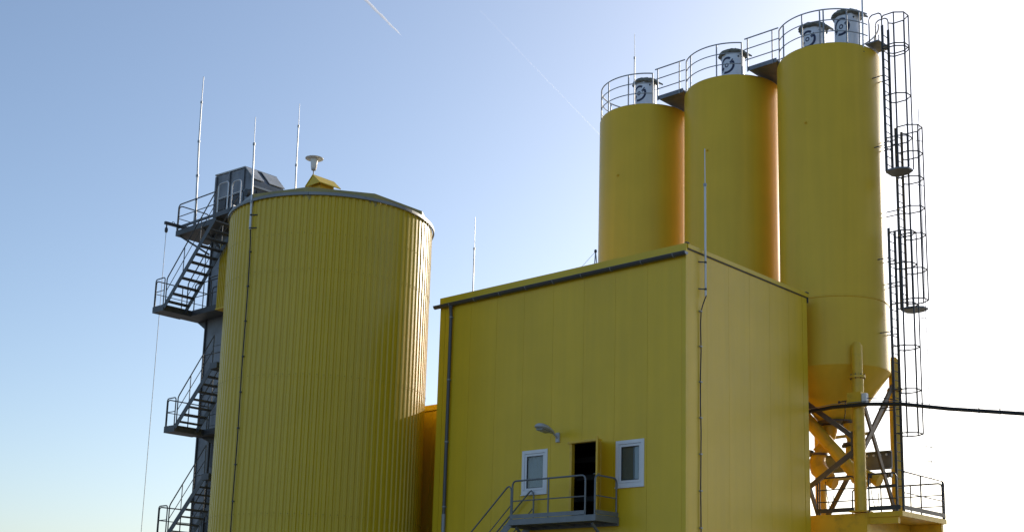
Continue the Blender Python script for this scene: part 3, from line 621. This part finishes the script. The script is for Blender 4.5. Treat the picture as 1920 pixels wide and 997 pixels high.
# ------------------------------------------------------------------ caged ladders on the right silo
LX = -18.10
def ladder(yc, z0, z1, hoops, plate_z, label, top=False, cage0=None):
    t = thing('caged_ladder', label, 'ladder', (LX, yc, z0), 'caged ladder sections on the right silo')
    for s in (-1, 1): MB().box((LX-.042, yc+s*.21-.014, z0), (LX+.042, yc+s*.21+.011, z1)).build('stile', 'dark', t)
    z = z0+.25
    while z < z1-.05:
        MB().tube([(LX, yc-.2, z), (LX, yc+.2, z)], .014, 6).build('rung', 'dark', t, 40); z += .28
    poly = [(.0, -.22), (.12, -.36), (.48, -.36), (.74, -.16), (.74, .16), (.48, .36), (.12, .36), (.0, .22)]
    for z in hoops: MB().tube([(LX+x, yc+y, z) for x, y in poly], .021, 6).build('cage_hoop', 'dark', t)
    lo_, hi_ = (cage0 if cage0 else min(hoops)), max(hoops)
    for x, y in poly[2:6]+[(.12, .36)]: MB().box((LX+x-.018, yc+y-.010, lo_), (LX+x+.018, yc+y+.010, hi_)).build('cage_bar', 'dark', t)
    if plate_z: MB().prism([(LX+x*1.02-.03, yc+y*1.02, plate_z) for x, y in poly], (0, 0, .05)).build('rest_platform', 'casing', t)
    z = z0+.9
    while z < z1 and z < 21.2:
        for s in (-1, 1): MB().beam((LX-.03, yc+s*.21, z), (c[0]+math.sqrt(max(.01, SR*SR-(yc+s*.21-SY)**2))-.01 if z > 10.5 else -18.66, yc+s*.21, z), .02, .03).build('wall_bracket', 'dark', t)
        z += 2.4
    if top:
        for s in (-1, 1): MB().tube([(LX, yc+s*.23, z1-.3), (LX, yc+s*.23, 22.2), (LX-.03, yc+s*.23, 22.3), (LX-.11, yc+s*.23, 22.36), (LX-.34, yc+s*.23, 22.36), (LX-.42, yc+s*.23, 22.3), (LX-.45, yc+s*.23, 22.2), (LX-.45, yc+s*.23, 21.3)], .022, 6).build('grab_rail', 'dark', t, 40)
        MB().box((-18.62, yc-.4, 21.30), (LX-.05, yc+.4, 21.345)).build('step_off_plate', 'casing', t)
    return t
YP, YQ = 37.10, 37.82
ladder(YP, 5.88, 14.95, (8.32, 9.68, 11.05, 12.4, 13.7, 14.75), None, 'lower section of the caged ladder rising from the yellow deck')
ladder(YQ, 12.45, 18.55, (12.7, 13.7, 14.85, 15.75, 16.75, 17.6, 18.5), 12.40, 'middle section of the caged ladder with the lower rest platform')
ladder(YP, 16.85, 21.9, (17.9, 19.35, 20.98, 21.08, 22.15), 16.80, 'top section of the caged ladder with the upper rest platform and hand loops', True, 16.85)
Cb = thing('cage_cable', 'thin conductor cable running down outside the ladder cage', 'cable', (-17.30, 37.35, 7.0))
MB().tube([(-17.30, 37.62+.02*math.sin(k*1.9), 19.0-k*.75) for k in range(17)], .010, 5).build('cable_run', 'dark', Cb)
for z, y in ((17.9, 37.6), (16.4, 37.6), (12.0, 37.5), (7.95, 37.3), (7.5, 37.3)): MB().tube([(-17.36, y-.12, z), (-17.24, y+.45 if z < 9 else y+.1, z)], .012, 5).build('cable_holder', 'dark', Cb)

# ------------------------------------------------------------------ deck and frame under the silos
G = thing('silo_deck', 'yellow steel deck with grey railings under the right silo', 'platform', (-20, 37.2, 0))
MB().box((-30, 36.0, 5.70), (-18.55, 38.6, 5.845)).build('deck_plate', 'steel_yellow', G)
MB().box((-18.549, 35.86, 5.70), (-17.44, 38.85, 5.85)).build('deck_plate', 'steel_yellow', G)
MB().box((-30, 35.74, 5.10), (-18.52, 35.99, 5.83)).build('girder', 'steel_yellow', G)
MB().box((-30, 38.61, 5.10), (-18.52, 38.84, 5.83)).build('girder', 'steel_yellow', G)
MB().box((-18.519, 35.90, 5.50), (-17.60, 36.02, 5.695)).build('cantilever_beam', 'steel_yellow', G)
MB().box((-18.519, 38.60, 5.42), (-17.50, 38.74, 5.695)).build('cantilever_beam', 'steel_yellow', G)
MB().box((-18.72, 36.0, 4.9), (-18.53, 38.6, 5.69)).build('cross_beam', 'steel_yellow', G)
for x in (-18.75, -22.1, -25.9, -29.7):
    for y in (35.86, 38.72): MB().beam((x, y, 0), (x, y, 5.10), .3, .22).build('column', 'steel_yellow', G)
rail_frame(G, (-20.25, 35.90, 5.86), (-18.98, 35.90, 5.86), 1.12, .026, (.38, .75), (.06,), m='dark')
rail_frame(G, (-18.52, 35.90, 5.86), (-17.62, 35.90, 5.86), 1.14, .026, (.38, .75), (), m='dark')
rail_frame(G, (-17.47, 36.02, 5.86), (-17.47, 38.78, 5.86), 1.18, .028, (.55,), (.42, .97), m='dark')
rail_frame(G, (-20.6, 38.78, 5.86), (-17.52, 38.78, 5.86), 1.12, .026, (.4, .75), (.33, .66), m='dark')
MB().box((-20.3, 35.865, 5.90), (-19.0, 35.875, 6.03)).build('toe_board', 'dark', G)
MB().box((-18.5, 35.865, 5.90), (-17.5, 35.875, 6.03)).build('toe_board', 'dark', G)
MB().box((-17.452, 36.0, 5.90), (-17.442, 38.8, 6.03)).build('toe_board', 'dark', G)
# bracing
Bq = thing('leg_bracing', 'brown grey diagonal braces between the legs of the right silo', 'bracing', (-19, 36, 5.9))
lx, ly = SX['C']+1.42, SY-1.25
for p, q in (((-21.6, 35.87, 10.2), (-18.95, 35.87, 8.16)), ((-18.95, 35.87, 7.74), (-21.5, 35.87, 6.10)), ((-18.8, 36.02, 9.65), (-18.84, 38.3, 5.98)), ((-18.84, 38.3, 10.15), (-18.8, 36.0, 7.65)),
             ((-21.56, 36.0, 9.9), (-21.56, 38.3, 6.0)), ((-21.4, 38.45, 6.0), (-18.95, 38.45, 9.9))):
    MB().beam(p, q, .07, .15).build('brace', 'brace', Bq)
MB().box((-19.02, 35.80, 7.55), (-18.955, 35.94, 8.35)).build('gusset', 'brace', Bq)
MB().prism([(-21.2, 35.92, 5.92), (-20.7, 35.92, 5.92), (-20.75, 35.92, 6.6), (-21.1, 35.92, 6.6)], (0, .03, 0)).build('gusset', 'brace', Bq)
for k in range(6): MB().lathe((-18.955, 35.78, 7.62+k*.13), [(.016, -.02), (.022, 0), (.016, .02)], 6).build('bolt', 'dark', Bq)
# collar box and sensor on the front leg
Kx = thing('leg_junction_box', 'yellow collar with pale junction box on the front silo leg', 'junction box', (lx, ly, 9.2))
MB().box((lx-.25, ly-.24, 9.12), (lx+.22, ly+.2, 9.52)).build('collar', 'steel_yellow', Kx)
MB().box((lx+.225, ly-.22, 9.14), (lx+.38, ly-.06, 9.46)).build('box_lid', 'white', Kx, bevel=.01)
MB().tube([(lx+.38, ly-.14, 9.3), (lx+.75, ly+.1, 9.32), (lx+1.0, ly+.6, 9.28)], .014, 5).build('cable', 'rubber', Kx)
# outlets, valves and conveyor
O1 = thing('outlet_valve', 'yellow outlet pipe with valve and elbow under the silo cone, left one', 'valve', (-20.45, 37.1, 8.9))
MB().lathe((-20.45, 37.1, 0), [(.26, 8.90), (.25, 8.66), (.17, 8.40)], 20).build('chute', 'steel_yellow', O1, 40)
MB().lathe((-20.45, 37.1, 0), [(.29, 8.82), (.29, 8.87)], 20).build('flange', 'brace', O1)
MB().tube([(-20.45, 37.1, 8.42), (-20.62, 37.05, 8.2), (-20.78, 37.0, 7.95)], .22, 14, rs=[.17, .2, .24]).build('valve_body', 'steel_yellow', O1, 40)
MB().lathe((-20.80, 36.98, 0), [(.30, 7.88), (.30, 7.95)], 18).build('flange', 'brace', O1)
MB().tube([(-20.80, 36.98, 7.9), (-20.84, 36.95, 7.65), (-20.74, 36.9, 7.42), (-20.5, 36.85, 7.2), (-20.3, 36.85, 7.08)], .25, 14, rs=[.23, .27, .28, .25, .2]).build('elbow', 'steel_yellow', O1, 40)
MB().box((-21.15, 36.75, 7.86), (-20.95, 36.95, 8.06)).tube([(-21.3, 36.85, 7.96), (-20.9, 36.9, 7.96)], .05, 8).build('actuator', 'galv', O1)
O2 = thing('outlet_valve', 'yellow outlet pipe with clamped valve hanging behind the front leg', 'valve', (-19.7, 37.1, 8.9))
MB().lathe((-19.68, 37.1, 0), [(.25, 8.90), (.24, 8.6), (.15, 8.3), (.15, 8.1), (.2, 8.05), (.2, 7.7), (.16, 7.5)], 20).build('chute', 'steel_yellow', O2, 40)
for z in (8.85, 8.18, 7.72): MB().lathe((-19.68, 37.1, 0), [(.28, z-.03), (.28, z+.03)], 18).build('flange', 'brace', O2)
MB().tube([(-19.95, 37.0, 8.12), (-19.6, 37.0, 8.12)], .06, 8).build('actuator', 'dark', O2)
Sc = thing('screw_conveyor', 'inclined yellow screw conveyor tube crossing under the silo cone', 'conveyor', (-19.4, 36.6, 7.1))
p0, p1 = V(-23.2, 36.6, 11.6), V(-19.15, 36.6, 6.95)
MB().tube([p0, p1], .20, 20).build('tube', 'steel_yellow', Sc, 40)
for t in (.45, .98): q = p0.lerp(p1, t); dq = (p1-p0).normalized(); MB().tube([q-dq*.03, q+dq*.03], .25, 20).build('flange', 'steel_yellow', Sc, 40)
MB().tube([p1, p1+V(.16, 0, -.2)], .17, 12).build('inlet_head', 'steel_yellow', Sc, 40)
for i, (x, y, z, lb) in enumerate(((-20.42, 36.9, 7.04, 'yellow gear motor nearer the building wall under the conveyor'), (-19.0, 37.1, 7.05, 'yellow gear motor right of the front silo leg'))):
    gm = thing('gear_motor', lb, 'motor', (x, y, z-.3), 'gear motors under the right silo')
    MB().tube([(x-.28, y, z+.22), (x-.1, y, z+.06), (x+.1, y, z-.04)], .17, 10, rs=[.11, .17, .17]).build('housing', 'steel_yellow', gm, 40)
    MB().tube([(x+.1, y, z-.04), (x+.24, y, z-.1)], .20, 8).build('end_bell', 'steel_yellow', gm)
    MB().box((x-.06, y-.2, z-.02), (x+.06, y-.12, z+.14)).build('terminal_box', 'dark', gm)
    MB().tube([(x+.02+.28*math.sin(k/10*math.pi*.5), y-.22, z-.1-.9*math.sin(k/10*math.pi)**.7) if k else (x+.02, y-.22, z-.05) for k in range(10)], .013, 5).build('loop_cable', 'rubber', gm)
Ch = thing('support_channel', 'wide grey steel channel carrying the valves behind the front leg', 'beam', (-19.9, 38.0, 7.4))
MB().box((-21.1, 37.98, 7.44), (-18.78, 38.03, 8.02)).box((-21.1, 37.88, 7.44), (-18.78, 37.979, 7.48)).box((-21.1, 37.88, 7.98), (-18.78, 37.979, 8.02)).build('web', 'casing', Ch)
for k in range(4): MB().tube([(-19.6+k*.22, 37.93, 7.9), (-19.6+k*.22, 38.06, 7.9)], .035, 8).build('bolt', 'white', Ch)
Pp = thing('air_pipe', 'horizontal grey flanged pipe below the support channel', 'pipe', (-19.9, 37.9, 7.2))
MB().tube([(-21.2, 37.9, 7.22), (-18.75, 37.9, 7.24)], .06, 10).build('pipe_run', 'galv', Pp, 40)
for k in range(14): MB().tube([(-20.1+k*.1, 37.9, 7.23), (-20.06+k*.1, 37.9, 7.23)], .085, 10).build('rib', 'dark', Pp)
B2 = thing('cross_bar', 'thin grey steel bar crossing the gap under the silo cone', 'beam', (-20.2, 38.0, 8.6))
MB().beam((-21.2, 38.1, 8.62), (-19.6, 38.1, 8.66), .05, .1).build('bar', 'galv', B2)
# pressure valve on the cone
Tv = thing('cone_tap', 'small dark tap with curved hose on the silo cone', 'tap', (-19.15, 35.95, 9.3))
MB().tube([(-19.5, 36.02, 9.34), (-19.12, 35.98, 9.36)], .02, 6).lathe((-19.5, 36.02, 9.34), [(.03, -.04), (.045, 0), (.03, .04)], 8).tube([(-19.28, 36.0, 9.35), (-19.28, 36.0, 9.2)], .02, 6).build('tap_body', 'dark', Tv)
MB().tube([(-19.29, 36.0, 9.2), (-19.32, 36.05, 8.98), (-19.5, 36.3, 8.8), (-19.72, 36.5, 8.72)], .015, 6).build('hose', 'rubber', Tv, 50)
# overhead hose
Hs = thing('overhead_hose', 'thick black hose with messenger wire running out to the right', 'hose', (-18.8, 35.62, 9.0))
hp_ = [(-21.6, 35.62, 9.02), (-20.3, 35.62, 9.06), (-19.5, 35.60, 9.12), (-18.8, 35.58, 9.10), (-18.4, 35.60, 9.10), (-17.24, 35.60, 8.98), (-15.77, 35.60, 8.68), (-13.63, 35.6, 8.32), (-11, 35.6, 7.95), (-7, 35.6, 7.55), (-2, 35.6, 7.3), (4, 35.6, 7.35)]
MB().tube(hp_, .06, 10).build('hose_run', 'rubber', Hs, 60)
MB().tube([V(*p)+V(0, 0, .09) for p in hp_], .011, 5).build('messenger_wire', 'wire', Hs)
for x, z in ((-20.9, 9.04), (-17.0, 8.93), (-14.9, 8.53), (-14.3, 8.43)): MB().tube([(x-.02, 35.6, z), (x+.02, 35.6, z)], .066, 10).tube([(x, 35.6, z), (x, 35.6, z+.1)], .012, 5).build('clip', 'dark', Hs)
Hp = thing('hose_pole', 'grey steel pole carrying the far end of the hose', 'pole', (4, 35.6, 0))
MB().tube([(4, 35.6, 0), (4, 35.6, 7.9)], .09, 12, rs=[.11, .08]).build('mast', 'galv', Hp, 40)
MB().beam((3.8, 35.6, 7.5), (4.2, 35.6, 7.5), .06, .06).build('cross_arm', 'galv', Hp)

# ------------------------------------------------------------------ contrails far up in the sky
def trail(p, q, r0, r1, name_mat, a, label):
    p, q = V(*p), V(*q); n = 60; mb = MB()
    pts = [p.lerp(q, i/n)+V(0, 0, 3*math.sin(i*.7)) for i in range(n+1)]
    rs = [(r0+(r1-r0)*i/n)*random.uniform(.85, 1.15)*(1 if i < n-3 else (n-i+.5)/4) for i in range(n+1)]
    o = mb.tube(pts, 1, 10, rs).build('contrail', trail_mat(name_mat, a), None, 80); tag(o, label, 'contrail', 'contrails'); return o
trail((-12600, 9280, 9000), (-13720, 12145, 9000), 46, 13, 'contrail_bright', .016, 'short bright white contrail high in the sky above the tank')
trail((-12231, 12287, 9000), (-14200, 18240, 9000), 7, 12, 'contrail_faint', .003, 'long faint contrail slanting down toward the left silo')
